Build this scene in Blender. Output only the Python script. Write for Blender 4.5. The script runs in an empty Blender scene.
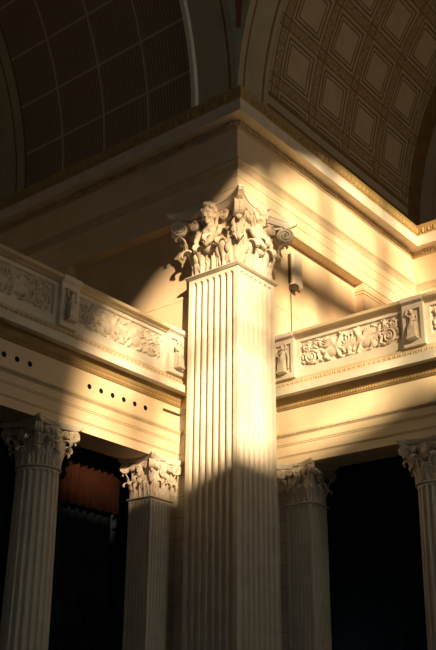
import bpy, bmesh, math, random
import numpy as np
from mathutils import Vector, Matrix
random.seed(7)
C = bpy.context.scene.collection
PI = math.pi

# ------------------------------------------------------------------ materials
def mat(name, c1, c2=None, rough=.75, scale=3.0, bump=.15, bscale=40, extra=None):
    m = bpy.data.materials.new(name); m.use_nodes = True
    nt = m.node_tree; b = nt.nodes['Principled BSDF']
    b.inputs['Roughness'].default_value = rough
    tc = nt.nodes.new('ShaderNodeTexCoord')
    nz = nt.nodes.new('ShaderNodeTexNoise'); nz.inputs['Scale'].default_value = scale
    nz.inputs['Detail'].default_value = 5
    nt.links.new(tc.outputs['Object'], nz.inputs['Vector'])
    mx = nt.nodes.new('ShaderNodeMix'); mx.data_type = 'RGBA'
    c2 = c2 or tuple(v * .82 for v in c1)
    mx.inputs[6].default_value = (*c1, 1); mx.inputs[7].default_value = (*c2, 1)
    rp = nt.nodes.new('ShaderNodeMapRange'); rp.inputs[1].default_value = .35; rp.inputs[2].default_value = .68
    nt.links.new(nz.outputs['Fac'], rp.inputs[0]); nt.links.new(rp.outputs[0], mx.inputs[0])
    col = mx.outputs[2]
    if extra: col = extra(nt, tc, col)
    nt.links.new(col, b.inputs['Base Color'])
    if bump:
        n2 = nt.nodes.new('ShaderNodeTexNoise'); n2.inputs['Scale'].default_value = bscale
        nt.links.new(tc.outputs['Object'], n2.inputs['Vector'])
        bp = nt.nodes.new('ShaderNodeBump'); bp.inputs['Strength'].default_value = bump
        bp.inputs['Distance'].default_value = .01
        nt.links.new(n2.outputs['Fac'], bp.inputs['Height']); nt.links.new(bp.outputs[0], b.inputs['Normal'])
    return m

def stripes(axis, scale, dark):
    def f(nt, tc, col):
        w = nt.nodes.new('ShaderNodeTexWave'); w.bands_direction = axis; w.inputs['Scale'].default_value = scale
        w.inputs['Distortion'].default_value = .3
        nt.links.new(tc.outputs['Object'], w.inputs['Vector'])
        mx = nt.nodes.new('ShaderNodeMix'); mx.data_type = 'RGBA'
        nt.links.new(w.outputs['Fac'], mx.inputs[0]); nt.links.new(col, mx.inputs[6]); mx.inputs[7].default_value = (*dark, 1)
        return mx.outputs[2]
    return f

def speckle(scale, dark):
    def f(nt, tc, col):
        v = nt.nodes.new('ShaderNodeTexVoronoi'); v.inputs['Scale'].default_value = scale
        nt.links.new(tc.outputs['Object'], v.inputs['Vector'])
        r = nt.nodes.new('ShaderNodeMapRange'); r.inputs[1].default_value = .3; r.inputs[2].default_value = .55
        nt.links.new(v.outputs['Distance'], r.inputs[0])
        mx = nt.nodes.new('ShaderNodeMix'); mx.data_type = 'RGBA'
        nt.links.new(r.outputs[0], mx.inputs[0]); nt.links.new(col, mx.inputs[6]); mx.inputs[7].default_value = (*dark, 1)
        return mx.outputs[2]
    return f

def blocks(mortar, c2):
    def f(nt, tc, col):
        sep = nt.nodes.new('ShaderNodeSeparateXYZ'); nt.links.new(tc.outputs['Object'], sep.inputs[0])
        ad = nt.nodes.new('ShaderNodeMath'); ad.operation = 'ADD'
        nt.links.new(sep.outputs[0], ad.inputs[0]); nt.links.new(sep.outputs[1], ad.inputs[1])
        cb = nt.nodes.new('ShaderNodeCombineXYZ'); nt.links.new(ad.outputs[0], cb.inputs[0]); nt.links.new(sep.outputs[2], cb.inputs[1])
        br = nt.nodes.new('ShaderNodeTexBrick'); br.inputs['Scale'].default_value = 1
        br.inputs['Brick Width'].default_value = .9; br.inputs['Row Height'].default_value = .42
        br.inputs['Mortar Size'].default_value = .006
        br.inputs['Mortar'].default_value = (*mortar, 1); br.inputs['Color2'].default_value = (*c2, 1)
        nt.links.new(col, br.inputs['Color1']); nt.links.new(cb.outputs[0], br.inputs['Vector'])
        return br.outputs['Color']
    return f

M = {}
M['stone'] = mat('pale_limestone', (.74, .69, .60), (.65, .60, .51))
M['plaster'] = mat('cream_plaster', (.78, .65, .46), (.70, .57, .39), scale=1.2, bump=.05)
M['carved'] = mat('carved_stone', (.72, .66, .55), (.54, .47, .38), scale=7, bump=.25)
M['tan'] = mat('tan_moulding', (.60, .50, .34), (.52, .42, .28))
M['ochre'] = mat('ochre_gilding', (.46, .35, .16), (.36, .26, .11), rough=.5, scale=8)
M['bed'] = mat('shade_dark_ochre', (.40, .28, .13), (.33, .23, .10))  # ochre darkened to stand in for the shadow under the ledge
M['brown'] = mat('brown_line_paint', (.24, .14, .05), (.18, .10, .04))
M['block'] = mat('coursed_stone', (.62, .56, .46), (.54, .48, .40), extra=blocks((.25, .22, .18), (.42, .39, .34)))
M['wall'] = mat('gallery_wall_plaster', (.74, .60, .41), (.64, .50, .33), scale=1.0, bump=.05)
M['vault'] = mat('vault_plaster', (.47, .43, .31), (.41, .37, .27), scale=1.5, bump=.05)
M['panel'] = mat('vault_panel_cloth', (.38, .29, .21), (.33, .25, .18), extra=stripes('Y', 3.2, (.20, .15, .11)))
M['guil'] = mat('painted_guilloche', (.46, .39, .27), (.41, .35, .24), extra=speckle(14, (.33, .23, .11)))
M['coffer'] = mat('painted_coffer_field', (.54, .46, .32), (.47, .40, .27))
M['penden'] = mat('olive_pendentive', (.26, .26, .19), (.20, .20, .15))
M['red'] = mat('dark_red_paint', (.18, .05, .03))
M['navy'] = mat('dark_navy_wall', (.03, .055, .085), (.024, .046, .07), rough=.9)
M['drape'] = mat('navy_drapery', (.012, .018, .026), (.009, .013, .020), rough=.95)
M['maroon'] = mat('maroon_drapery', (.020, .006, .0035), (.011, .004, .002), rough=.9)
M['black'] = mat('vent_dark', (.012, .011, .010), rough=.9, bump=0)
M['metal'] = mat('dark_bronze', (.10, .07, .04), rough=.5)
M['case'] = mat('ivory_case', (.86, .82, .72), (.82, .78, .68), bump=0, rough=.5)
M['floor'] = mat('floor_stone', (.10, .09, .08), (.07, .065, .06), rough=.5)

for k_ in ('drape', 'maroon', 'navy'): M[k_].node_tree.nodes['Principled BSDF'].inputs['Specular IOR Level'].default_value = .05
# ------------------------------------------------------------------ mesh helpers
ORG = {}
class G:
    def __init__(s): s.v = []; s.f = []; s.m = []
    def add(s, vs, fs, mi=0):
        o = len(s.v); s.v += [tuple(p) for p in vs]
        for f in fs: s.f.append(tuple(i + o for i in f)); s.m.append(mi)
    def box(s, x0, x1, y0, y1, z0, z1, mi=0):
        x0, x1 = sorted((x0, x1)); y0, y1 = sorted((y0, y1)); z0, z1 = sorted((z0, z1))
        s.add([(x, y, z) for z in (z0, z1) for x, y in ((x0, y0), (x1, y0), (x1, y1), (x0, y1))],
              [(3, 2, 1, 0), (4, 5, 6, 7), (0, 1, 5, 4), (1, 2, 6, 5), (2, 3, 7, 6), (3, 0, 4, 7)], mi)
    def loft(s, rings, closed=True, caps=True, mi=0):
        n = len(rings[0]); vs = [p for r in rings for p in r]; fs = []
        for i in range(len(rings) - 1):
            for j in range(n if closed else n - 1):
                k = (j + 1) % n
                fs.append((i * n + j, i * n + k, (i + 1) * n + k, (i + 1) * n + j))
        if caps and closed:
            fs.append(tuple(range(n))[::-1]); fs.append(tuple((len(rings) - 1) * n + j for j in range(n)))
        s.add(vs, fs, mi)
    def ell(s, c, r, rot=None, nu=12, nv=8, mi=0):
        vs = []
        for i in range(1, nv):
            t = PI * i / nv
            for j in range(nu):
                a = 2 * PI * j / nu
                vs.append(Vector((r[0] * math.sin(t) * math.cos(a), r[1] * math.sin(t) * math.sin(a), r[2] * math.cos(t))))
        vs += [Vector((0, 0, r[2])), Vector((0, 0, -r[2]))]
        if rot: vs = [rot @ v for v in vs]
        vs = [v + Vector(c) for v in vs]; fs = []
        for i in range(nv - 2):
            for j in range(nu):
                k = (j + 1) % nu
                fs.append((i * nu + j, i * nu + nu + j, i * nu + nu + k, i * nu + k))
        t, b = len(vs) - 2, len(vs) - 1
        for j in range(nu):
            k = (j + 1) % nu
            fs.append((t, j, k)); fs.append((b, (nv - 2) * nu + k, (nv - 2) * nu + j))
        s.add(vs, fs, mi)
    def tube(s, pts, rad, n=8, mi=0):
        pts = [Vector(p) for p in pts]
        if not hasattr(rad, '__len__'): rad = [rad] * len(pts)
        rings = []; ref = Vector((.123, .45, .88))
        for i, p in enumerate(pts):
            t = (pts[min(i + 1, len(pts) - 1)] - pts[max(i - 1, 0)]).normalized()
            a = t.cross(ref); a = a.normalized() if a.length > 1e-4 else t.orthogonal().normalized()
            b = t.cross(a)
            rings.append([p + (a * math.cos(2 * PI * j / n) + b * math.sin(2 * PI * j / n)) * rad[i] for j in range(n)])
        s.loft(rings, mi=mi)
    def mesh(s, name, mats, swap=False, off=(0, 0, 0), smooth=35):
        ox, oy, oz = off
        vs = [((y, x, z) if swap else (x, y, z)) for x, y, z in s.v]
        vs = [(x - ox, y - oy, z - oz) for x, y, z in vs]
        me = bpy.data.meshes.new(name); me.from_pydata(vs, [], s.f)
        for m in (mats if isinstance(mats, (list, tuple)) else [mats]): me.materials.append(m)
        me.polygons.foreach_set('material_index', s.m)
        bm = bmesh.new(); bm.from_mesh(me); bmesh.ops.recalc_face_normals(bm, faces=bm.faces); bm.to_mesh(me); bm.free()
        if smooth:
            me.polygons.foreach_set('use_smooth', [True] * len(me.polygons))
            me.set_sharp_from_angle(angle=math.radians(smooth))
        me.update(); return me
    def build(s, name, mats, parent=None, swap=False, smooth=35, world=True):
        off = ORG.get(parent.name, (0, 0, 0)) if (parent and world) else (0, 0, 0)
        me = s.mesh(name, mats, swap, off, smooth)
        return link(name, me, parent)

def link(name, me, parent=None, mw=None):
    o = bpy.data.objects.new(name, me); C.objects.link(o)
    if parent: o.parent = parent; ORG[o.name] = ORG.get(parent.name, (0, 0, 0)) if mw is None else (0, 0, 0)
    if mw is not None: o.matrix_local = mw
    return o
def thing(name, label, cat, loc=(0, 0, 0), group=None):
    o = bpy.data.objects.new(name, None); C.objects.link(o); o.location = loc; o.empty_display_size = .2
    o['label'] = label; o['category'] = cat
    if group: o['group'] = group
    ORG[o.name] = tuple(loc); return o
def struct(o, label, cat):
    o['kind'] = 'structure'; o['label'] = label; o['category'] = cat; return o
def sw(p, s): return (p[1], p[0], p[2]) if s else tuple(p)

# profile (d outwards, z) swept along a plan polyline, mitred; outward is to the left hand of travel when flip=False
def sweep(g, prof, path, mi=0, closed=False):
    n = len(path); rings = []
    P = [Vector((p[0], p[1])) for p in path]
    for i in range(n):
        if closed: a, b = P[i] - P[i - 1], P[(i + 1) % n] - P[i]
        else:
            a = P[i] - P[i - 1] if i else P[1] - P[0]
            b = P[i + 1] - P[i] if i < n - 1 else P[-1] - P[-2]
        a.normalize(); b.normalize()
        na, nb = Vector((-a.y, a.x)), Vector((-b.y, b.x))
        m = (na + nb); m = m / max(1e-6, m.dot(na))
        rings.append([(P[i].x + m.x * d, P[i].y + m.y * d, z) for d, z in prof])
    if closed: rings.append(rings[0]); g.loft(rings, caps=False, mi=mi)
    else: g.loft(rings, mi=mi)
# straight sweep with own end offsets per profile point (for mitred corners): pts(d) gives plan at both ends
def sweep2(g, prof, e0, e1, mi=0):
    g.loft([[(*e0(d), z) for d, z in prof], [(*e1(d), z) for d, z in prof]], mi=mi)

# ------------------------------------------------------------------ shafts
def square_section(h, n, marg, fw, s, dep, k=7):
    """ring of a square with n flutes a side; s scales the flutes (0..1)"""
    side = []; pitch = (2 * h - 2 * marg) / n
    side.append((-h, 0))
    for i in range(n):
        c = -h + marg + pitch * (i + .5); r = fw * pitch * .5 * max(s, .02)
        for j in range(k + 1):
            a = PI * j / k
            side.append((c - r * math.cos(a), -dep * s * math.sin(a)))
    ring = []
    for q in range(4):
        c, sn = (1, 0, -1, 0)[q], (0, 1, 0, -1)[q]
        for u, d in side:
            x, y = u, -(h + d)
            ring.append((x * c - y * sn, x * sn + y * c))
    return ring
def round_section(r, n, fw, s, dep, k=7):
    ring = []; pitch = 2 * PI / n
    for i in range(n):
        c = pitch * i; w = fw * pitch * .5 * max(s, .02)
        for j in range(k + 1):
            a = PI * j / k
            t = c - w * math.cos(a); rr = r - dep * s * math.sin(a)
            ring.append((rr * math.cos(t), rr * math.sin(t)))
    return ring
def shaft(g, sec, z0, z1, rtop, taper=lambda z: 1):
    zs = [(z0, 1), (z0 + (z1 - z0) * .33, 1), (z0 + (z1 - z0) * .66, 1), (z1 - 2.2 * rtop, 1)]
    for j in range(1, 7):
        a = PI / 2 * j / 6
        zs.append((z1 - 2.2 * rtop + rtop * math.sin(a), max(0, math.cos(a))))
    zs.append((z1, 0))
    g.loft([[(x * taper(z), y * taper(z), z) for x, y in sec(s)] for z, s in zs])

# ------------------------------------------------------------------ carved pieces
def leaf_mesh(name, w, h, curl=1.0, lobes=3):
    g = G(); nv, nu = 40, 16; rows = []
    rc = .15 * h * curl
    for i in range(nv + 1):
        v = i / nv
        if v < .62:
            t = v / .62; px, pz = .20 * h * t * t + .03 * h, .80 * h * t
        else:
            a = (v - .62) / .38 * math.radians(215)
            px, pz = .23 * h + rc * (1 - math.cos(a)), .80 * h + rc * math.sin(a)
        wid = w * (.80 + .30 * math.sin(PI * min(1, v / .75))) * (1 - max(0, (v - .55) / .45) ** 2 * .75)
        wid *= (.62 + .38 * abs(math.sin(PI * lobes * v)) ** .5)
        row = []
        for j in range(nu + 1):
            u = -1 + 2 * j / nu
            dx = -.22 * w * u * u + .045 * h * (math.cos(3.5 * PI * (abs(u) - .35 * v)) - .3) * (1 - .6 * v) + .05 * h * max(0, 1 - abs(u) * 5)
            row.append((px + dx, u * wid, pz - .06 * h * u * u * v))
        rows.append(row)
    g.loft(rows, closed=False)
    me = g.mesh(name, M['carved'], smooth=60)
    return me
def volute_mesh(name, R, w, turns=2.2):
    g = G(); n = int(turns * 22); rings = []
    for i in range(n + 1):
        t = i / n; a = PI * .55 - 2 * PI * turns * t
        r = R * (1 - .78 * t); th = R * .17 * (1 - .5 * t); ww = w * (.5 + .06 * t)
        ci, si = math.cos(a), math.sin(a)
        rings.append([((r + q) * ci, y, (r + q) * si) for q, y in ((.0, -ww), (.05 * R, -ww * .85), (-.05 * R, -ww * .6), (-.07 * R, -ww * .25), (.05 * R, 0), (-.07 * R, ww * .25), (-.05 * R, ww * .6), (.05 * R, ww * .85), (.0, ww), (-th, ww), (-th, -ww))])
    g.loft(rings)
    g.loft([[(R * .88 * math.cos(2 * PI * j / 20), y, R * .88 * math.sin(2 * PI * j / 20)) for j in range(20)] for y in (-w * .38, w * .38)])
    g.ell((0, 0, 0), (R * .22, w * .62, R * .22))
    # stem running down and back to the bell
    st = [(R * math.cos(PI * .55) - R * .1, 0, R * .92), (-R * 1.1, 0, R * .75), (-R * 1.7, 0, 0), (-R * 2.0, 0, -R * 1.1), (-R * 2.1, 0, -R * 2.2)]
    rr = []
    for i, p in enumerate(st):
        a = Vector(st[min(i + 1, 4)]) - Vector(st[max(0, i - 1)]); a.normalize(); nrm = Vector((-a.z, 0, a.x)); q = w * .36
        rr.append([Vector(p) + nrm * sx * R * .13 + Vector((0, sy * q, 0)) for sx, sy in ((-1, -1), (1, -1), (1, 1), (-1, 1))])
    g.loft(rr)
    return g.mesh(name, M['carved'], smooth=40)
def remesh(name, g, voxel, m, smooth=2):
    me = g.mesh(name + '_raw', m); o = bpy.data.objects.new('tmp', me); C.objects.link(o)
    r = o.modifiers.new('r', 'REMESH'); r.mode = 'VOXEL'; r.voxel_size = voxel
    if smooth:
        sm = o.modifiers.new('s', 'SMOOTH'); sm.iterations = smooth; sm.factor = .5
    dg = bpy.context.evaluated_depsgraph_get(); out = bpy.data.meshes.new_from_object(o.evaluated_get(dg))
    out.name = name; bpy.data.objects.remove(o); bpy.data.meshes.remove(me)
    out.materials.clear(); out.materials.append(m)
    out.polygons.foreach_set('use_smooth', [True] * len(out.polygons)); return out
def head(g, c=(0, 0, 0), s=1.0, tilt=0, yaw=0, curls=16, seed=1, lift=0):
    R = Matrix.Rotation(yaw, 3, 'Z') @ Matrix.Rotation(tilt, 3, 'Y')
    c = Vector(c); E = lambda p, r: g.ell(c + R @ (Vector(p) * s), tuple(v * s for v in r), R, 14, 10)
    E((0, 0, .02), (.40, .34, .48)); E((.06, 0, -.22), (.32, .26, .30)); E((.30, 0, -.40), (.12, .13, .11))
    g.tube([c + R @ (Vector(p) * s) for p in ((.38, 0, .10), (.47, 0, -.06), (.50, 0, -.13))], [.05 * s, .065 * s, .085 * s])
    for y in (-1, 1):
        E((.335, .14 * y, .13), (.09, .13, .05)); E((.33, .14 * y, .02), (.07, .075, .055)); E((.28, .17 * y, -.14), (.11, .11, .11))
        E((.0, .35 * y, -.02), (.08, .05, .12))
    E((.36, 0, -.24), (.08, .12, .035)); E((.345, 0, -.30), (.07, .10, .035))
    rnd = random.Random(seed)
    for i in range(curls):
        a = -PI * .72 + PI * 1.44 * i / (curls - 1) + PI
        E((.16 * math.cos(a * 2) * .3 + rnd.uniform(-.05, .12), .40 * math.sin(a) * -1, .10 - .42 * math.cos(a)), (.13, .12, .12))
        E((rnd.uniform(-.22, .22), .30 * math.sin(a) * -1, .28 - .30 * math.cos(a)), (.14, .12, .12))
    E((-.12, 0, .30), (.34, .34, .28))
def bust_mesh(name, seed, lean=1):
    g = G(); head(g, (.10, 0, .55), .62, tilt=.35, yaw=.15 * lean, seed=seed)
    g.tube([(.02, 0, .35), (.0, 0, .12)], [.14, .15])
    g.ell((-.02, 0, .02), (.20, .40, .17)); g.ell((.02, -.05 * lean, -.22), (.20, .30, .30)); g.ell((.10, -.12, -.08), (.11, .13, .12)); g.ell((.10, .12, -.08), (.11, .13, .12))
    g.ell((.0, -.08 * lean, -.50), (.18, .22, .26))
    for sgn in (-1, 1):
        y = .40 * sgn
        if sgn == lean:   # arm reaching across the body
            g.tube([(.02, y, .02), (.14, y * 1.05, -.26), (.22, y * .35, -.50), (.22, -y * .1, -.58)], [.11, .10, .08, .07])
        else:             # arm lowered over the leaves
            g.tube([(.02, y, .02), (.08, y * 1.35, -.25), (.14, y * 1.15, -.52)], [.11, .09, .07])
    for k in range(5):    # wing feathers behind the shoulders
        for sgn in (-1, 1):
            g.tube([(-.12, sgn * .35, .12), (-.10, sgn * (.55 + .05 * k), .30 - .12 * k), (-.05, sgn * (.72 - .03 * k), .22 - .22 * k)], [.06, .08, .03])
    return remesh(name, g, .022, M['carved'])
def mask_mesh(name, seed):
    g = G(); head(g, (0, 0, 0), 1, tilt=.35, seed=seed, curls=13)
    for sgn in (-1, 1):
        g.tube([(-.05, .34 * sgn, .1), (-.02, .50 * sgn, -.3), (.06, .36 * sgn, -.72)], [.12, .13, .05])
    g.ell((.0, 0, -.62), (.22, .30, .22)); g.ell((0, 0, .62), (.20, .20, .22))
    return remesh(name, g, .045, M['carved'])
def figure_mesh(name, flip):
    """robed standing woman with one raised arm, 1 unit high, facing +x"""
    g = G(); head(g, (.03, .02 * flip, .90), .135, seed=3, curls=9)
    g.tube([(.02, 0, .85), (.0, 0, .78)], .03)
    g.ell((0, 0, .74), (.065, .115, .06)); g.ell((.01, 0, .65), (.07, .095, .11)); g.ell((.05, .04, .69), (.04, .04, .04)); g.ell((.05, -.04, .69), (.04, .04, .04))
    g.tube([(0, 0, .60), (.01, 0, .50), (.02, .01 * flip, .30), (.0, 0, .04), (0, 0, 0)], [.08, .105, .10, .12, .125], 12)
    g.ell((.06, .05 * flip, .36), (.06, .05, .16))
    for k in range(7):   # folds of the robe
        y = -.105 + .035 * k
        g.tube([(.07, y * .8, .52), (.10, y, .30), (.105, y * 1.15, .01)], [.012, .018, .022], 6)
    f = flip
    g.tube([(0, .11 * f, .76), (.03, .19 * f, .84), (.04, .13 * f, .98)], [.035, .03, .022]); g.ell((.04, .11 * f, 1.0), (.03, .03, .03))
    g.tube([(0, -.11 * f, .76), (.05, -.17 * f, .62), (.10, -.08 * f, .54)], [.035, .03, .022])
    g.tube([(-.02, .13 * f, .74), (-.02, .19 * f, .50), (-.02, .17 * f, .15)], [.03, .035, .025])
    g.box(-.12, .14, -.17, .17, -.03, .02)
    return remesh(name, g, .011, M['carved'], 1)

def capital(root, cx, cy, z0, H, hs, rnd, horn, faces, heads, nleaf):
    """carved capital as parts of root; faces = yaw angles (deg) of the four sides that get a head"""
    def place(name, me, yaw, r, z, sc=1, tilt=0, solid=.0):
        mw = Matrix.Translation((cx - ORG[root.name][0] + r * math.cos(yaw), cy - ORG[root.name][1] + r * math.sin(yaw), z - ORG[root.name][2])) \
            @ Matrix.Rotation(yaw, 4, 'Z') @ Matrix.Rotation(tilt, 4, 'Y') @ Matrix.Diagonal((sc, sc, sc, 1))
        o = link(name, me, root, mw)
        if solid:
            m = o.modifiers.new('thick', 'SOLIDIFY'); m.thickness = solid; m.offset = -1
        return o
    def ring(h, z, cut=0):
        if rnd: return [(cx + h * math.cos(2 * PI * j / 48), cy + h * math.sin(2 * PI * j / 48), z) for j in range(48)]
        return [(cx + sx * h, cy + sy * h, z) for sx, sy in ((-1, -1), (1, -1), (1, 1), (-1, 1))]
    g = G(); a = .06 * H
    g.loft([ring(hs + .35 * a * 0, z0 - a * 1.0), ring(hs + .5 * a, z0 - a * .9), ring(hs + .9 * a, z0 - a * .5), ring(hs + .5 * a, z0 - .1 * a), ring(hs + .1 * a, z0)])
    g.build('neck_moulding', M['stone'], root)
    g = G(); b = hs * .93
    g.loft([ring(b, z0), ring(b * .97, z0 + .3 * H), ring(b * .98, z0 + .6 * H), ring(b * 1.06, z0 + .82 * H), ring(b * 1.10, z0 + .9 * H)])
    g.build('bell', M['carved'], root)
    # abacus with concave sides and cut horns
    def plan(t, mid):
        pts = []
        cut = .09 * hs
        for q in range(4):
            c, s_ = (1, 0, -1, 0)[q], (0, 1, 0, -1)[q]
            for i in range(13):
                u = -1 + 2 * i / 12; x = u * (t - cut); y = -(mid + (t - mid) * abs(u) ** 2.2) + (cut if abs(u) == 1 else 0) * 0
                pts.append((cx + x * c - y * s_, cy + x * s_ + y * c))
        return pts
    T = horn; mid = hs * 1.10
    lev = [(T * .90, mid * .93, .885), (T * .93, mid * .96, .91), (T * .985, mid * 1.01, .935), (T * .985, mid * 1.01, .955), (T, mid * 1.05, .96), (T, mid * 1.05, 1.0)]
    g = G(); g.loft([[(x, y, z0 + f * H) for x, y in plan(t, m)] for t, m, f in lev]); g.build('abacus', M['stone'], root)
    # leaves
    L1 = leaf_mesh('acanthus', hs * nleaf[0], H * .40, 1.15); L2 = leaf_mesh('acanthus_tall', hs * nleaf[1], H * (.64 if rnd else .52), 1.0)
    th = .018 * H
    if rnd:
        for k in range(8): place('acanthus_leaf', L1, PI / 4 * k, b * 1.0, z0, 1, 0, th)
        for k in range(8): place('acanthus_leaf', L2, PI / 4 * (k + .5), b * .98, z0, 1, 0, th)
    else:
        for q in range(4):
            yaw = PI / 2 * q; d = Vector((math.cos(yaw), math.sin(yaw))); t = Vector((-d.y, d.x))
            def pl(u, me, back=0):
                p = d * (b * (1 - back)) + t * u * hs
                mw = Matrix.Translation((cx + p.x - ORG[root.name][0], cy + p.y - ORG[root.name][1], z0 - ORG[root.name][2])) @ Matrix.Rotation(yaw, 4, 'Z')
                o = link('acanthus_leaf', me, root, mw); m = o.modifiers.new('thick', 'SOLIDIFY'); m.thickness = th; m.offset = -1
            for u in (-.46, .46): pl(u, L1)
            for u in (0,): pl(u, L2, .05)
            place('acanthus_leaf', L1, yaw + PI / 4, b * 1.26, z0, 1.05, 0, th)
    # corner scrolls and the small inner scrolls
    R = H * .135; V = volute_mesh('corner_scroll', R, H * .15); v2 = volute_mesh('inner_scroll', R * .62, H * .10)
    for q in range(4):
        yaw = PI / 4 + PI / 2 * q
        place('volute', V, yaw, (horn - .10 * hs) * 1.414 - R * 1.15, z0 + H * .735); place('scroll_leaf', L1, yaw, (horn - .10 * hs) * 1.414 - R * 2.0, z0 + H * .40, .62, .12, th)
    for q in range(4):
        yaw = PI / 2 * q
        for sg in (-1, 1):
            d = Vector((math.cos(yaw), math.sin(yaw))); t = Vector((-d.y, d.x)); p = d * (hs * 1.12) + t * sg * hs * .62
            mw = Matrix.Translation((cx + p.x - ORG[root.name][0], cy + p.y - ORG[root.name][1], z0 + H * .74 - ORG[root.name][2])) @ Matrix.Rotation(yaw - sg * PI / 2 + PI, 4, 'Z')
            link('helix', v2, root, mw)
    fl = G()
    for k in range(7):
        a_ = -PI * .5 + PI * k / 6
        fl.tube([(.0, 0, 0), (.10, .5 * math.sin(a_) * .4, .5 * math.cos(a_) * .4), (.16, .55 * math.sin(a_), .6 * math.cos(a_))], [.12, .16, .07], 7)
    fl.ell((.12, 0, .05), (.18, .16, .16)); fm = fl.mesh('fleuron', M['carved'], smooth=50)
    for q, (me, sc, zz) in zip(range(4), heads):
        yaw = PI / 2 * q
        place('fleuron', fm, yaw, mid * .98, z0 + H * .93, H * .16)
        if me: place('carved_figure', me, yaw, hs * 1.13, z0 + H * zz, sc)

def base(root, cx, cy, hs, rnd):
    g = G()
    def ring(h, z):
        if rnd: return [(cx + h * math.cos(2 * PI * j / 40), cy + h * math.sin(2 * PI * j / 40), z) for j in range(40)]
        return [(cx + sx * h, cy + sy * h, z) for sx, sy in ((-1, -1), (1, -1), (1, 1), (-1, 1))]
    g.loft([ring(hs * o, z) for o, z in ((1.22, .16), (1.28, .20), (1.28, .26), (1.18, .30), (1.12, .36), (1.14, .42), (1.14, .46), (1.02, .50))])
    h = hs * 1.32; g.box(cx - h, cx + h, cy - h, cy + h, 0, .16); g.build('base', M['stone'], root, smooth=60)

# ------------------------------------------------------------------ the tall corner pilaster
PH = .636
p = thing('corner_pilaster', 'tall square fluted pilaster at the corner between both galleries, crowned by the largest figured capital', 'pilaster', (PH, PH, 0))
g = G(); shaft(g, lambda s: [(PH + x, PH + y) for x, y in square_section(PH, 7, .075, .74, s, .072)], .5, 10.78, .07)
g.build('shaft', M['stone'], p, smooth=30); base(p, PH, PH, PH, False)
bA, bB = bust_mesh('winged_bust', 2, 1), bust_mesh('winged_bust_turned', 5, -1)
capital(p, PH, PH, 10.86, 1.49, PH, False, PH + .40, None, [(bB, .66, .58), (bA, .66, .58), (bA, .66, .58), (bB, .66, .58)], (.33, .26))

# ------------------------------------------------------------------ flanking pilasters and columns
mA, mB = mask_mesh('bearded_mask', 4), mask_mesh('curled_mask', 8)
def small_pilaster(swap, label):
    h = .285; c = sw((-.19, 1.98 + .02, 0), swap)
    r = thing('pilaster', label, 'pilaster', (c[0], c[1], 0), 'small pilasters under the gallery')
    g = G(); shaft(g, lambda s: [(c[0] + x, c[1] + y) for x, y in square_section(h, 6, .035, .72, s, .036)], .5, 6.16, .03)
    g.build('shaft', M['stone'], r, smooth=30); base(r, c[0], c[1], h, False)
    capital(r, c[0], c[1], 6.20, .80, h, False, h + .19, None, [(m, .15, .66) for m in (mA, mB, mA, mB)], (.27, .25))
small_pilaster(False, 'small square fluted pilaster just left of the tall corner pilaster, its capital partly sunlit')
small_pilaster(True, 'small square fluted pilaster just right of the tall corner pilaster, its capital in shade')
def column(swap, label):
    R = .37; c = sw((-3.02, 2.05, 0), swap)
    r = thing('column', label, 'column', (c[0], c[1], 0), 'round columns under the gallery')
    g = G(); shaft(g, lambda s: [(x, y) for x, y in round_section(R, 20, .78, s, .046)], .5, 6.16, .035, lambda z: 1.13 - .13 * max(0, z / 6.16) ** 1.6)
    g.v = [(x + c[0], y + c[1], z) for x, y, z in g.v]
    g.build('shaft', M['stone'], r, smooth=30); base(r, c[0], c[1], R * 1.13, True)
    capital(r, c[0], c[1], 6.20, .80, R, True, R + .17, None, [(m, .16, .66) for m in (mB, mA, mB, mA)], (.33, .30))
column(False, 'round fluted column under the left gallery beside the dark red curtain')
column(True, 'round fluted column under the right gallery, cut off by the right edge of the photo')

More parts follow.
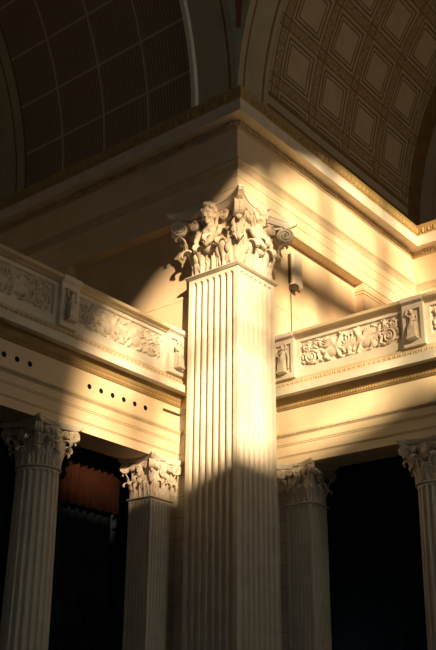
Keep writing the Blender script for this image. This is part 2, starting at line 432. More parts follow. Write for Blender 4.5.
# ------------------------------------------------------------------ gallery entablature and parapet
X0 = -6.3; FY = 1.70
def ent_bar(g, prof, x0=X0, x1=.27, Y=FY, mi=0):      # profile (d towards the hall, z)
    g.loft([[(x, Y - d, z) for d, z in prof] for x in (x0, x1)], mi=mi)
HOLES = [-.73 - .305 * k for k in range(6)] + [-3.70 - .29 * k for k in range(6)]
def gallery(swap, label, plabel):
    e = thing('entablature', label, 'entablature', sw((-3, FY, 6.98), swap), 'entablatures under the gallery parapets')
    g = G(); B = -.72
    ent_bar(g, [(B, 6.98), (0, 6.98), (0, 7.14), (.012, 7.15), (.012, 7.16), (.03, 7.17), (.03, 7.36), (.045, 7.37), (.045, 7.39), (.06, 7.40), (.06, 7.54), (B, 7.54)])
    g.build('architrave', M['plaster'], e, swap)
    g = G(); ent_bar(g, [(-.1, 7.54), (.065, 7.54), (.085, 7.57), (.085, 7.61), (.06, 7.64), (-.1, 7.64)])
    g.build('architrave_moulding', M['tan'], e, swap)
    g = G(); x = .25
    while x > X0:
        g.ell((x, FY - .09, 7.59), (.022, .018, .022), None, 6, 4); x -= .052
    b_ = g.build('bead_moulding', M['tan'], e, swap); b_['kind'] = 'stuff'
    # frieze, with real round vent holes on the left gallery
    g = G(); fz0, fz1 = 7.64, 8.14
    g.box(X0, .27, FY + .16, FY + .72, fz0, fz1)
    if swap: g.box(X0, .27, FY, FY + .16, fz0, fz1)
    else:
        r = .052; cs = .11; zc = 7.875
        xs = sorted(HOLES); prev = X0
        quad = lambda a, b, c, d: g.add([(a, FY, c), (b, FY, c), (b, FY, d), (a, FY, d)], [(0, 1, 2, 3)])
        quad(X0, .27, fz0, zc - cs); quad(X0, .27, zc + cs, fz1)
        for hx in xs:
            quad(prev, hx - cs, zc - cs, zc + cs); prev = hx + cs
            N = 24; sq = []; ci = []
            for j in range(N):
                a = 2 * PI * j / N; m_ = max(abs(math.cos(a)), abs(math.sin(a)))
                sq.append((hx + cs * math.cos(a) / m_, FY, zc + cs * math.sin(a) / m_)); ci.append((hx + r * math.cos(a), FY, zc + r * math.sin(a)))
            g.loft([sq, ci], caps=False)
        quad(prev, .27, zc - cs, zc + cs)
    g.build('frieze', M['plaster'], e, swap)
    if not swap:
        for hx in HOLES:
            g = G(); N = 20
            cir = lambda rr, y: [(hx + rr * math.cos(2 * PI * j / N), y, 7.875 + rr * math.sin(2 * PI * j / N)) for j in range(N)]
            g.loft([cir(.052, FY + .001), cir(.052, FY + .15)], caps=False); g.loft([cir(.052, FY + .15), cir(.0005, FY + .15)], caps=False)
            g.build('vent', M['black'], e, swap)
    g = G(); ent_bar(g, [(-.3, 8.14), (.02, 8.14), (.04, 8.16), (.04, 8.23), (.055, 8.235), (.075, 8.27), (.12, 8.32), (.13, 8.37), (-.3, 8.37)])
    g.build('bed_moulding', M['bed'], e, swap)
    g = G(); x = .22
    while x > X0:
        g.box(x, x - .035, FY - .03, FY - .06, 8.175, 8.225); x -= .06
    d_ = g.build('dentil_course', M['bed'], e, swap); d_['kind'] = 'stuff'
    # the parapet standing on it
    q = thing('parapet', plabel, 'parapet', sw((-3, FY, 8.33), swap), 'carved gallery parapets')
    g = G(); ent_bar(g, [(-.5, 8.37), (.28, 8.37), (.28, 8.355), (.31, 8.355), (.31, 8.50), (.28, 8.53), (.16, 8.57), (-.5, 8.57)])
    g.build('ledge', M['stone'], q, swap)
    g = G(); ent_bar(g, [(-.3, 8.57), (.155, 8.57), (.15, 8.60), (.10, 8.68), (.10, 8.70), (.085, 8.75), (-.3, 8.75)])
    g.build('ledge_moulding', M['tan'], q, swap)
    g = G(); x = .2
    while x > X0:
        g.ell((x, FY - .13, 8.63), (.034, .03, .05), None, 8, 6); g.box(x - .052, x - .060, FY - .10, FY - .155, 8.585, 8.67); x -= .112
    d_ = g.build('egg_and_dart', M['tan'], q, swap); d_['kind'] = 'stuff'
    PY = 1.63
    g = G(); g.box(X0, .27, PY + .05, PY + .35, 8.75, 9.60)
    g.box(X0, .27, PY, PY + .05, 8.75, 8.93); g.box(X0, .27, PY, PY + .05, 9.525, 9.60)
    for xa, xb in ((.27, -.36), (-2.72, -3.34), (-5.72, X0)): g.box(xa, xb, PY, PY + .05, 8.93, 9.525)
    g.build('panel_wall', M['stone'], q, swap)
    for i, (xa, xb) in enumerate(((-2.72, -.36), (-5.72, -3.34))):
        H = relief(xb - xa, 9.525 - 8.93, swap + 2 * i)
        ny, nx = H.shape; g = G()
        g.loft([[(xa + (xb - xa) * ix / (nx - 1), PY + .048 - H[iy, ix], 8.93 + (9.525 - 8.93) * iy / (ny - 1)) for ix in range(nx)] for iy in range(ny)], closed=False)
        g.build('relief_panel', M['carved'], q, swap, smooth=70)
    g = G(); ent_bar(g, [(-.3, 9.60), (.10, 9.60), (.12, 9.61), (.14, 9.635), (.20, 9.645), (.22, 9.66), (.22, 9.70), (.20, 9.735), (.12, 9.755), (-.25, 9.755)])
    g.build('handrail', M['tan'], q, swap)
    for xc, w, fl in ((-.02, .26, 1), (-3.03, .22, -1), (-6.05, .22, 1)):
        g = G(); D0 = PY - .105
        g.box(xc - w, xc + w, D0, PY + .02, 8.75, 8.86); g.box(xc - w, xc - w + .07, D0, PY + .02, 8.86, 9.50); g.box(xc + w - .07, xc + w, D0, PY + .02, 8.86, 9.50)
        g.box(xc - w + .07, xc + w - .07, D0 + .05, PY + .02, 8.86, 9.50); g.box(xc - w, xc + w, D0, PY + .02, 9.50, 9.60)
        b_ = g.build('pedestal', M['stone'], q, swap)
        g = G(); g.loft([[(xc + sx * (w + .01), FY - d, z) for d, z in ((0, 9.60), (.15, 9.60), (.17, 9.62), (.235, 9.645), (.24, 9.70), (.22, 9.74), (0, 9.76))] for sx in (-1, 1)])
        g.build('pedestal_cap', M['stone'], b_, swap)
        me = FIG[fl]; k = .62
        P = sw((xc, D0 - .005, 8.875), swap); o = ORG[q.name]
        yaw = -PI / 2 if not swap else PI
        link('carved_figure', me, b_, Matrix.Translation((P[0] - o[0], P[1] - o[1], P[2] - o[2])) @ Matrix.Rotation(yaw, 4, 'Z') @ Matrix.Diagonal((k * 1.5, k * 1.08, k, 1)))
    return e, q
FIG = {1: figure_mesh('robed_figure', 1), -1: figure_mesh('robed_figure_turned', -1)}

def relief(L, Hh, seed):
    rnd = random.Random(40 + seed); nx, ny = int(L / .0105), int(Hh / .0105)
    X, Y = np.meshgrid(np.linspace(0, L, nx), np.linspace(0, Hh, ny)); Z = np.zeros_like(X)
    D = .072
    def put(h):
        np.maximum(Z, h, out=Z)
    def stroke(pts, w0, w1, h):
        n = len(pts) - 1
        for i in range(n):
            (ax, ay), (bx, by) = pts[i], pts[i + 1]; w = w0 + (w1 - w0) * i / max(1, n - 1)
            dx, dy = bx - ax, by - ay; t = np.clip(((X - ax) * dx + (Y - ay) * dy) / max(1e-9, dx * dx + dy * dy), 0, 1)
            d = np.hypot(X - ax - t * dx, Y - ay - t * dy); put(h * np.sqrt(np.clip(1 - (d / w) ** 2, 0, 1)))
    def blob(cx, cy, rx, ry, a, h):
        c, s = math.cos(a), math.sin(a); u = ((X - cx) * c + (Y - cy) * s) / rx; v = (-(X - cx) * s + (Y - cy) * c) / ry
        put(h * np.sqrt(np.clip(1 - u * u - v * v, 0, 1)))
    def spiral(cx, cy, r, turns, a0, sg, w, h):
        n = int(turns * 16); stroke([(cx + r * (1 - .85 * i / n) * math.cos(a0 + sg * 2 * PI * turns * i / n), cy + r * (1 - .85 * i / n) * math.sin(a0 + sg * 2 * PI * turns * i / n)) for i in range(n + 1)], w, w * .6, h)
        blob(cx, cy, r * .2, r * .2, 0, h * 1.1)
    def flower(cx, cy, r, h, k=5):
        th = np.arctan2(Y - cy, X - cx); rr = np.hypot(X - cx, Y - cy); q = r * (.72 + .28 * np.cos(k * th))
        put(h * np.sqrt(np.clip(1 - (rr / q) ** 2, 0, 1)) * (.55 + .45 * np.clip(rr / r * 1.6, 0, 1))); blob(cx, cy, r * .28, r * .28, 0, h)
    def leaf(cx, cy, a, l, w, h):
        c, s = math.cos(a), math.sin(a); u = ((X - cx) * c + (Y - cy) * s) / l; v = (-(X - cx) * s + (Y - cy) * c) / w
        q = np.sin(PI * np.clip(u, 0, 1)) ** .7 * (.75 + .25 * np.abs(np.sin(u * 12)))
        put(np.where((u > 0) & (u < 1), h * np.sqrt(np.clip(1 - (v / np.maximum(q, 1e-3)) ** 2, 0, 1)) * (.65 + .35 * np.clip(np.abs(v) * 5, 0, 1)), 0))
    def half(mx, sg):
        P = lambda u, v: (mx + sg * u, v * Hh)
        A = lambda a: a if sg > 0 else PI - a
        # griffin: body, chest, neck, head, wing, legs, tail running into a scroll
        blob(*P(.42, .36), .20, .11, A(.12), D); blob(*P(.27, .48), .12, .13, 0, D * 1.05)
        stroke([P(.25, .55), P(.20, .72), P(.17, .84)], .07, .055, D); blob(*P(.15, .86), .075, .055, A(2.7), D * 1.05)
        stroke([P(.09, .84), P(.06, .78)], .03, .018, D * .9); leaf(*P(.19, .90), A(1.0), .09, .03, D)
        for k in range(7):
            leaf(*P(.33, .50), A(.25 + .17 * k), .36 - .022 * k, .035, D * (.75 + .04 * k))
        stroke([P(.24, .40), P(.14, .34), P(.10, .20)], .045, .028, D); stroke([P(.28, .36), P(.24, .20), P(.20, .08)], .05, .03, D); blob(*P(.18, .06), .05, .025, 0, D)
        stroke([P(.52, .34), P(.55, .20), P(.48, .07)], .07, .03, D); blob(*P(.45, .06), .05, .025, 0, D)
        stroke([P(.58, .38), P(.68, .52), P(.74, .36), P(.70, .18), P(.80, .10)], .04, .03, D * .9)
        spiral(*P(.90, .34), .15, 2.0, A(2.6), -sg, .030, D); flower(*P(.90, .34), .075, D * 1.1)
        spiral(*P(1.00, .74), .085, 1.5, A(-1.5), sg, .022, D * .85); flower(*P(.80, .80), .07, D * .95); flower(*P(1.08, .50), .055, D * .9, 6)
        for cx, cy, a, l in ((.66, .62, 1.2, .16), (.74, .60, .5, .15), (.62, .80, 2.6, .14), (.98, .55, 1.9, .14), (1.04, .16, .6, .12), (.80, .10, .2, .16), (.90, .62, 2.3, .13), (1.06, .86, -.6, .10), (.70, .90, .2, .13), (.62, .10, .4, .14), (1.10, .30, 1.4, .13), (.92, .90, .1, .10)):
            leaf(*P(cx, cy), A(a), l, .036, D * .8)
        for k in range(16): blob(*P(rnd.uniform(.6, 1.13), rnd.uniform(.06, .94)), .022, .022, 0, D * .55)
    m = L / 2
    half(m, 1); half(m, -1)
    for k in range(9):   # central palmette on a stem
        a = PI * (.08 + .84 * k / 8); leaf(m, Hh * .30, a, .30 if 1 < k < 7 else .22, .036, D * .9)
    blob(m, Hh * .25, .09, .07, 0, D * 1.1); stroke([(m, .02), (m, Hh * .3)], .05, .035, D); blob(m, .04, .12, .04, 0, D * .9)
    b = np.minimum(np.minimum(X, L - X), np.minimum(Y, Hh - Y)); edge = np.clip((.022 - b) / .022, 0, 1)
    Z *= np.clip(b / .03, 0, 1); put(.03 * edge)
    return Z

_b = G.build
def build_sw(s, name, mats, parent=None, swap=False, smooth=35, world=True): return _b(s, name, mats, parent, swap, smooth, world)
G.build = build_sw
gallery(False, 'cream stone entablature under the left gallery, its frieze pierced by round vent holes', 'carved gallery parapet left of the tall corner pilaster, griffin reliefs between robed figures')
gallery(True, 'cream stone entablature under the right gallery, with a plain frieze', 'carved gallery parapet right of the tall corner pilaster, sunlit griffin relief and robed figure')

# ------------------------------------------------------------------ great entablature carrying the vaults
def dent_run(g, p0, p1, nrm, pitch, w, d0, d1, z0, z1):
    p0, p1, n = Vector(p0), Vector(p1), Vector(nrm); t = (p1 - p0); Ln = t.length; t.normalize(); k = int(Ln / pitch)
    for i in range(k):
        a = p0 + t * (pitch * (i + .3)); b = a + t * w
        xs = [a + n * d0, a + n * d1, b + n * d0, b + n * d1]
        g.box(min(v.x for v in xs), max(v.x for v in xs), min(v.y for v in xs), max(v.y for v in xs), z0, z1)
def great_ent(swap, e0, e1, p0, p1, nrm, label):
    """e0/e1: plan position at each end for an outward offset d"""
    t = thing('entablature', label, 'entablature', sw(((p0[0] + p1[0]) / 2, (p0[1] + p1[1]) / 2, 12.33), swap), 'great entablatures below the vaults')
    S = lambda prof, nm, m: (lambda g: (sweep2(g, prof, e0, e1), g.build(nm, M[m], t, swap)))(G())
    S([(-.5, 12.33), (0, 12.33), (0, 12.60), (.015, 12.61), (.015, 12.85), (.03, 12.86), (.03, 13.05), (-.5, 13.05)], 'architrave', 'plaster')
    S([(-.5, 13.05), (.035, 13.05), (.05, 13.09), (.05, 13.13), (.085, 13.20), (.105, 13.22), (.105, 13.26), (.02, 13.29), (-.5, 13.29)], 'architrave_moulding', 'tan')
    S([(-.5, 13.29), (0, 13.29), (0, 14.09), (-.5, 14.09)], 'frieze', 'plaster')
    S([(-.5, 14.09), (.015, 14.09), (.03, 14.11), (.03, 14.25), (-.5, 14.25)], 'bed_moulding', 'tan')
    g = G(); dent_run(g, p0, p1, nrm, .095, .052, .03, .085, 14.135, 14.225); o = g.build('dentil_course', M['tan'], t, swap); o['kind'] = 'stuff'
    S([(-.5, 14.25), (.32, 14.25), (.32, 14.215), (.35, 14.215), (.35, 14.47), (.36, 14.50), (-.5, 14.50)], 'cornice', 'stone')
    S([(-.5, 14.50), (.36, 14.50), (.365, 14.53), (.385, 14.65), (.395, 14.74), (.395, 14.80), (-.5, 14.80)], 'cornice_moulding', 'ochre')
    g = G(); P0, P1, N = Vector((*p0, 0)), Vector((*p1, 0)), Vector((*nrm, 0)); T = (P1 - P0); Ln = T.length; T.normalize()
    k = int(Ln / .17)
    for i in range(k):
        c = P0 + T * (.17 * (i + .5)) + N * .37
        g.ell((c.x, c.y, 14.63), (.052, .052, .088), None, 8, 6)
        c2 = c + T * .085; g.box(c2.x - .012 - .02 * abs(N.x), c2.x + .012 + .02 * abs(N.x), c2.y - .012 - .02 * abs(N.y), c2.y + .012 + .02 * abs(N.y), 14.54, 14.72)
    o = g.build('egg_and_dart', M['ochre'], t, swap); o['kind'] = 'stuff'
D = 7.78
for s_, lab in ((False, 'shaded cream entablature running left from the corner above the left gallery'), (True, 'sunlit cream entablature running right from the corner above the right gallery')):
    great_ent(s_, lambda d: (-d, -d), lambda d: (-d, D - d), (0, -.03), (0, D - .3), (-1, 0), lab)
for s_, lab in ((False, 'dim entablature on the far end wall of the left arm'), (True, 'golden entablature on the far end wall beyond the right gallery')):
    great_ent(s_, lambda d: (-d, D - d), lambda d: (-17.6, D - d), (-.3, D), (-6, D), (0, -1), lab)

# ------------------------------------------------------------------ walls, galleries, aisles
def st(name, label, cat, g, m, swap=False, smooth=35): return struct(g.build(name, m, None, swap, smooth), label, cat)
for s_, side in ((False, 'left'), (True, 'right')):
    g = G(); g.box(.27, .9, 1.28, 8.3, 8.1, 12.335)
    g.box(.04, .27, 5.08, D, 8.1, 12.12)                       # shallow respond at the far end
    g.box(.0, .27, 5.04, D, 12.12, 12.20); g.box(.02, .27, 5.06, D, 12.05, 12.12); g.box(.02, .27, 5.06, D, 12.20, 12.335)
    g.box(.262, .3, 1.40, 5.0, 10.55, 10.60)                   # slim band across the wall
    st('wall_upper_' + side, 'cream plaster wall above the %s gallery' % side, 'wall', g, M['wall'], s_)
    g = G(); g.box(.27, .9, 1.28, 3.2, 0, 8.1); g.box(.10, .27, 1.72, 1.95, 0, 6.97); 
    st('wall_nib_' + side, 'coursed stone wall beside the %s small pilaster' % side, 'wall', g, M['block'], s_)
    g = G(); g.box(-17.6, .9, D, D + .6, 0, 12.33)
    st('wall_end_' + side, 'far end wall of the %s arm' % side, 'wall', g, M['wall'], s_)
    g = G(); g.box(-17.6, .27, 2.3, D, 8.0, 8.3)
    st('trim_gallery_' + side, 'gallery floor behind the %s parapet' % side, 'floor', g, M['wall'], s_)
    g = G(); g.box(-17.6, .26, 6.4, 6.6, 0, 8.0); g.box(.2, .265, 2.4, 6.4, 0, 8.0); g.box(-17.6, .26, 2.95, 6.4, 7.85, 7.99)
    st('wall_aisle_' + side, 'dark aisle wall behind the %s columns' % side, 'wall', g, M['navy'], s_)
g = G(); g.box(-45, 14, -45, 14, -.2, 0); st('floor', 'hall floor', 'floor', g, M['floor'])
g = G(); g.box(1.28, 8.3, 1.28, 8.3, 0, 12.3); st('wall_core', 'solid corner mass behind the tall pilaster', 'wall', g, M['block'])

# ------------------------------------------------------------------ vaults
RV, ZS = 9.0, 14.80
def vgrid(name, ys, ths, matf, mats, swap, label, R=RV, rf=None):
    vs, fs, mi = [], [], []
    for th in ths:
        for y in ys:
            r = R + (rf(y, th) if rf else 0)
            vs.append((-9 + r * math.cos(math.radians(th)), y, ZS + r * math.sin(math.radians(th))))
    n = len(ys)
    for i in range(len(ths) - 1):
        for j in range(n - 1):
            fs.append((i * n + j, i * n + j + 1, (i + 1) * n + j + 1, (i + 1) * n + j)); mi.append(matf((ys[j] + ys[j + 1]) / 2, (ths[i] + ths[i + 1]) / 2))
    g = G(); g.add(vs, fs); g.m = mi
    return struct(g.build(name, mats, None, swap, smooth=50), label, 'ceiling')
# left vault: plain front band, raised bead, cloth panels between slim ribs
YE = [1.27, 2.64, 4.09, 5.56, 6.97]; TH = [8.6 * k for k in range(22)]; TH[0] = 0
def near(v, arr, w): return min(abs(v - a) for a in arr) < w
ys = sorted(set([-.0, .16, .22, 1.10, 1.125, 1.245, 1.27, 7.3, 7.36, 8.35] + [round(a + d, 3) for a in YE for d in (-.035, .035)]))
ths = sorted(set([0] + [round(a + d, 3) for a in TH[1:-1] for d in (-.2, .2)] + [4.3 + 8.6 * k for k in range(21)] + [180]))
def mf(y, th):
    if .16 < y < .22: return 3
    if y < 1.1: return 0
    if y < 1.27: return 4  # bead coloured near-white in place of light bounced onto it
    if 7.3 < y < 7.36 or 6.935 < y < 7.0: return 3
    if y > 7.0: return 0
    return 1 if near(y, YE, .035) or near(th, TH[1:-1], .2) else 2
def rf(y, th):
    if 1.12 <= y <= 1.25: return -.09
    if 1.3 < y < 6.93: return 0.0 if (near(y, YE, .04) or near(th, TH[1:-1], .22)) else .02
    return 0
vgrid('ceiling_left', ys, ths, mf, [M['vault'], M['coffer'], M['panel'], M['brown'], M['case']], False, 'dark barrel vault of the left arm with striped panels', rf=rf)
# right vault: painted coffers with guilloche bands
u0, pu, v0, pv = 1.345, 1.522, 8.2, 9.93
offs = [0, .075, .10, .15, .185, .225, .25, .315, .345, .5]
offs = sorted(set(offs + [round(1 - o, 4) for o in offs]))
us = sorted(set([0, .18, .24, .87, .95, 1.10] + [round(u0 + pu * (k + o), 4) for k in range(-1, 5) for o in offs if 1.1 < u0 + pu * (k + o) < 7.75] + [7.68, 7.80, 8.0, 8.06, 8.35]))
vs_ = sorted(set([0, 1.2, 1.6, 3.0, 3.6, 4.3, 5.0, 5.8] + [round(v0 + pv * (k + o), 4) for k in range(-1, 18) for o in offs if 5.8 < v0 + pv * (k + o) < 174] + [180]))
def mf2(y, th):
    if y < 1.10 or y > 7.68: return 1 if (.18 < y < .24 or .87 < y < .95 or y > 1.08 or 8.0 < y < 8.06 or 7.68 < y < 7.8) else 0
    if th < 5.8: return 1 if (1.2 < th < 1.6 or 3.0 < th < 3.6 or 5.0 < th < 5.8) else 0
    fu = ((y - u0) / pu) % 1; fv = ((th - v0) / pv) % 1
    a, b = min(fu, 1 - fu), min(fv, 1 - fv)
    line = lambda q: .075 < q < .10
    if line(a) or line(b): return 1
    if a < .075 and b < .075: return 2
    if a < .075 or b < .075: return 2
    m = min(a, b)
    if .15 < m < .185 or .225 < m < .25: return 1
    if .25 < m < .315: return 3
    return 3 if m > .25 else 0
def rf2(y, th):
    if y < 1.12 or y > 7.66 or th < 6: return 0
    fu = ((y - u0) / pu) % 1; fv = ((th - v0) / pv) % 1; m = min(fu, 1 - fu, fv, 1 - fv)
    return .0 if m < .12 else (.008 if m < .2 else .016)
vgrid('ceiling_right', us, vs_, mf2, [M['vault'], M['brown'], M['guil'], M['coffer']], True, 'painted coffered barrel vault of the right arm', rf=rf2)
# pendentive between the two front arches
g = G(); rows = []
for i in range(25):
    h = 8.99 * i / 24; rr = math.sqrt(162 - h * h); xl = math.sqrt(max(0, 81 - h * h)); a0 = math.atan2(9, xl); a1 = math.atan2(xl, 9)
    rows.append([(-9 + rr * math.cos(a0 + (a1 - a0) * j / 12), -9 + rr * math.sin(a0 + (a1 - a0) * j / 12), ZS + h) for j in range(13)])
g.loft(rows, closed=False); g.m = [1 if 4 <= (k % 12) <= 7 and k > 60 else 0 for k in range(len(g.m))]
struct(g.build('ceiling_pendentive', [M['penden'], M['red']]), 'olive pendentive between the two vault arches', 'ceiling')
for s_, side in ((False, 'left'), (True, 'right')):        # tympanum walls closing the vaults
    g = G(); N = 40
    front = [(-9 + 9.1 * math.cos(PI * j / N), 8.35, ZS + 9.1 * math.sin(PI * j / N)) for j in range(N + 1)]
    front = [(x, y, z) for x, y, z in front] + [(-18.1, 8.35, 13.9), (.1, 8.35, 13.9)]
    g.loft([front, [(x, 8.8, z) for x, y, z in front]])
    st('wall_tympanum_' + side, 'curved end wall closing the %s vault' % side, 'wall', g, M['vault'], s_)
    g = G()
    g.loft([[(-9 + r * math.cos(PI * j / 60), y, ZS + r * math.sin(PI * j / 60)) for r, y in ((8.55, 8.36), (8.55, 8.30), (8.45, 8.27), (8.35, 8.30), (8.35, 8.36))] for j in range(61)])
    st('trim_arch_' + side, 'arch moulding on the end wall of the %s vault' % side, 'moulding', g, M['vault'], s_)

# ------------------------------------------------------------------ small things
t = thing('loudspeaker', 'narrow ivory loudspeaker box on the sunlit wall right of the large capital', 'speaker', (2.39, .25, 11.25))
g = G(); pr = [(2.20, .23), (2.20, .16), (2.24, .12), (2.54, .12), (2.58, .16), (2.58, .23)]
g.loft([[(x, y, z) for x, y in pr] for z in (11.24, 12.05)]); g.build('case', M['case'], t, smooth=20)
g = G(); g.box(2.25, 2.53, .112, .12, 11.30, 11.99); g.build('grille', M['case'], t)
g = G(); g.box(2.22, 2.36, .10, .27, 11.12, 11.24); g.build('bracket', M['metal'], t)
g = G(); g.box(2.192, 2.56, .19, .27, 11.28, 12.0); g.build('side_shade_strip', M['metal'], t)  # dark edge added to stand in for the shaded gap beside the case
c = G(); c.tube([(2.27, .255, 11.12), (2.27, .255, 8.4)], .012, 6); o = c.build('cable', M['metal'])
o['label'] = 'thin dark cable hanging straight down from the ivory loudspeaker'; o['category'] = 'cable'
c = G(); c.tube([(-.24, 1.67, 7.98), (.22, 1.67, 7.985), (.26, 1.67, 7.99)], .018, 8); o = c.build('dark_strip', M['metal'])  # thin dark tube added to draw a dark line on the frieze
o['label'] = 'short dark strip on the left frieze beside the tall corner pilaster'; o['category'] = 'dark_strip'
def drape(g, x0, x1, y, z0, z1, amp, per):
    n = int((x1 - x0) / .03); front = []; rows = []
    for z in (z0, (z0 + z1) / 2, z1):
        rows.append([(x0 + (x1 - x0) * i / n, y + amp * math.sin(2 * PI * (x0 + (x1 - x0) * i / n) / per + .6 * math.sin(i * .13)), z) for i in range(n + 1)])
    g.loft([r + [(x, yy + .02, z) for x, yy, z in reversed(r)] for r in rows])
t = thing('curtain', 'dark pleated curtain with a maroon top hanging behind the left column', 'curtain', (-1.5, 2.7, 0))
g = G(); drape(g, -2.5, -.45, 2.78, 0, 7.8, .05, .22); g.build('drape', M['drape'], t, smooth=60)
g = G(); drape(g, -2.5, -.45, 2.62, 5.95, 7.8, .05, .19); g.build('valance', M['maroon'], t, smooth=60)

# ------------------------------------------------------------------ the window wall behind the viewer
WY, WX, WZ = -22.0, -10.15, 13.55
HALF = [(8.55, 0), (8.5, 1.0), (8.35, 1.9), (7.8, 2.9), (6.9, 3.95), (6.5, 4.65), (6.0, 5.1), (5.5, 5.4), (5.0, 5.65), (4.5, 6.0), (3.9, 6.45), (3.0, 6.95), (1.6, 7.45), (0, 7.85)]   # outline of the broad arched window
g = G(); JAMB = 3.6   # the window ends at a straight masonry jamb on the east side
arc = [(WX + JAMB, WZ), (WX + JAMB, WZ + 3.8), (WX + JAMB, WZ + 7.8), (WX + 1.8, WZ + 7.9), (WX, WZ + 7.85)] + [(WX - x, WZ + z) for x, z in HALF[-2::-1]]; N = len(arc) - 1
def top_at(dx):
    dx = abs(dx)
    for (xa, za), (xb, zb) in zip(HALF, HALF[1:]):
        if xb <= dx <= xa: return za + (zb - za) * (xa - dx) / (xa - xb)
    return 0
def half_at(h):
    for (xa, za), (xb, zb) in zip(HALF, HALF[1:]):
        if za <= h <= zb: return xa + (xb - xa) * (h - za) / (zb - za)
    return 0
for y0, y1 in ((WY - .5, WY),):
    outer = []
    for j, (x, z) in enumerate(arc):
        a = math.atan2(z - WZ, x - WX); k = 1 / max(abs(math.cos(a)) / 30, abs(math.sin(a)) / 40)
        outer.append((WX + k * math.cos(a), WZ + k * math.sin(a)))
    ringf = [(x, y1, z) for x, z in arc]
    g.loft([[(x, y1, z) for x, z in outer], [(x, y1, z) for x, z in arc], [(x, y0, z) for x, z in arc], [(x, y0, z) for x, z in outer]], closed=False)
g.box(WX - 30, WX + 30, WY - .5, WY, 0, WZ)
st('wall_back', 'hall wall behind the viewer with a lunette window', 'wall', g, M['plaster'])
w = G()
def bar(x0, z0, x1, z1, wd):
    d = Vector((x1 - x0, z1 - z0)); n = Vector((-d.y, d.x)).normalized() * wd / 2
    q = [(x0 + n.x, z0 + n.y), (x1 + n.x, z1 + n.y), (x1 - n.x, z1 - n.y), (x0 - n.x, z0 - n.y)]
    w.loft([[(x, y, z) for x, z in q] for y in (WY - .3, WY - .2)])
for dx in (-6.6, -3.4, -1.2, 1.4): bar(WX + dx, WZ, WX + dx, WZ + (top_at(dx) if dx < 0 else 7.85), .30)
h_ = 4.7; hw = half_at(h_); bar(WX - 3.4, WZ + h_, WX + JAMB, WZ + h_, .75)
h_ = 2.45; hw = half_at(h_); bar(WX - hw, WZ + h_, WX + JAMB, WZ + h_, .16)
win = st('window_1', 'lunette window behind the viewer', 'window', w, M['metal'])
w = G(); wx, wz = -2.5, 12.5
for k in range(5): bar(wx - 3 + 1.5 * k, wz - 3, wx - 3 + 1.5 * k, wz + 3, .12)
for k in range(5): bar(wx - 3, wz - 3 + 1.5 * k, wx + 3, wz - 3 + 1.5 * k, .12)
w.v = [(x, y + .32, z) for x, y, z in w.v]
st('fill_lamp_grid', 'grid of bars added around the fill lamp behind the viewer', 'window', w, M['metal'])  # bars only dress the added fill lamp; the wall behind is solid
gl = bpy.data.materials.new('tinted_glass'); gl.use_nodes = True; nt = gl.node_tree; nt.nodes.clear()
out = nt.nodes.new('ShaderNodeOutputMaterial'); tr = nt.nodes.new('ShaderNodeBsdfTransparent'); tc = nt.nodes.new('ShaderNodeTexCoord')
nz = nt.nodes.new('ShaderNodeTexNoise'); nz.inputs['Scale'].default_value = .9; nz.inputs['Detail'].default_value = 2
cr = nt.nodes.new('ShaderNodeValToRGB'); cr.color_ramp.elements[0].position = .32; cr.color_ramp.elements[0].color = (.42, .36, .30, 1)
cr.color_ramp.elements[1].position = .60; cr.color_ramp.elements[1].color = (1, 1, 1, 1)
nt.links.new(tc.outputs['Object'], nz.inputs['Vector']); nt.links.new(nz.outputs['Fac'], cr.inputs[0]); n3 = nt.nodes.new('ShaderNodeTexNoise'); n3.inputs['Scale'].default_value = 1.6; nt.links.new(tc.outputs['Object'], n3.inputs['Vector'])
c3 = nt.nodes.new('ShaderNodeValToRGB'); e3 = c3.color_ramp.elements; e3[0].position = .38; e3[0].color = (1, .88, .92, 1); e3[1].position = .62; e3[1].color = (.92, .96, 1, 1)
e = e3.new(.5); e.color = (1, 1, .97, 1); nt.links.new(n3.outputs['Fac'], c3.inputs[0])
mm = nt.nodes.new('ShaderNodeMix'); mm.data_type = 'RGBA'; mm.blend_type = 'MULTIPLY'; mm.inputs[0].default_value = 1
nt.links.new(cr.outputs[0], mm.inputs[6]); nt.links.new(c3.outputs[0], mm.inputs[7]); nt.links.new(mm.outputs[2], tr.inputs[0]); nt.links.new(tr.outputs[0], out.inputs[0])
g = G(); g.add([(x, WY - .25, z) for x, z in arc], [tuple(range(N + 1))]); g.build('pane', gl, win, smooth=0)

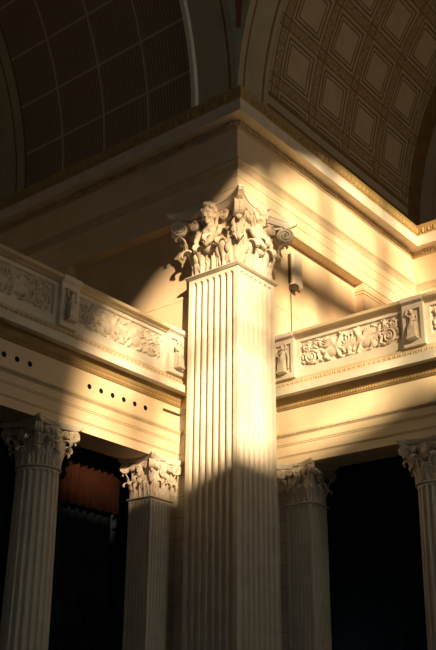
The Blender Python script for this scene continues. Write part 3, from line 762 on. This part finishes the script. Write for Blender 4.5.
# ------------------------------------------------------------------ light
r_, el = 1.5, math.radians(14)
sd = Vector((1, r_, -math.tan(el) * math.hypot(1, r_)))
L = bpy.data.lights.new('sun', 'SUN'); L.energy = 12.5; L.angle = math.radians(1.5); L.color = (1, .75, .43)
A = bpy.data.lights.new('fill_lamp', 'AREA'); A.shape = 'RECTANGLE'; A.size = 6.0; A.size_y = 6.0; A.energy = 470; A.color = (1, .95, .80)  # soft fill lamp added in front of solid masonry, out of view
ao = bpy.data.objects.new('fill_lamp', A); C.objects.link(ao); ao.location = (-2.5, WY + .12, 12.5); ao.rotation_euler = Vector((.1, 1, -.30)).to_track_quat('-Z', 'Y').to_euler()
so = bpy.data.objects.new('sun', L); C.objects.link(so); so.rotation_euler = sd.to_track_quat('-Z', 'Y').to_euler(); so.location = (-20, -30, 25)
wd = bpy.data.worlds.new('world'); bpy.context.scene.world = wd; wd.use_nodes = True
bg = wd.node_tree.nodes['Background']; bg.inputs[0].default_value = (.85, .95, 1, 1); bg.inputs[1].default_value = .045

# ------------------------------------------------------------------ camera
yaw, pit, roll = math.radians(51.122), math.radians(23.534), math.radians(.518)
f = Vector((math.sin(yaw) * math.cos(pit), math.cos(yaw) * math.cos(pit), math.sin(pit)))
r0 = Vector((math.cos(yaw), -math.sin(yaw), 0)); u = r0.cross(f)
rr_ = math.cos(roll) * r0 + math.sin(roll) * u; uu = -math.sin(roll) * r0 + math.cos(roll) * u
cam = bpy.data.cameras.new('camera'); co = bpy.data.objects.new('camera', cam); C.objects.link(co)
mw = Matrix((rr_, uu, -f)).transposed().to_4x4(); mw.translation = (-14.248, -11.0, 1.6); co.matrix_world = mw
cam.sensor_fit = 'VERTICAL'; cam.sensor_height = 36; cam.lens = 996.53 / 650 * 36; cam.clip_end = 200
bpy.context.scene.camera = co
sc = bpy.context.scene
sc.view_settings.view_transform = 'Standard'; sc.view_settings.look = 'None'; sc.view_settings.exposure = 0; sc.view_settings.gamma = 1
sc.cycles.max_bounces = 8; sc.cycles.diffuse_bounces = 5
try: sc.cycles.use_denoising = True
except Exception: pass
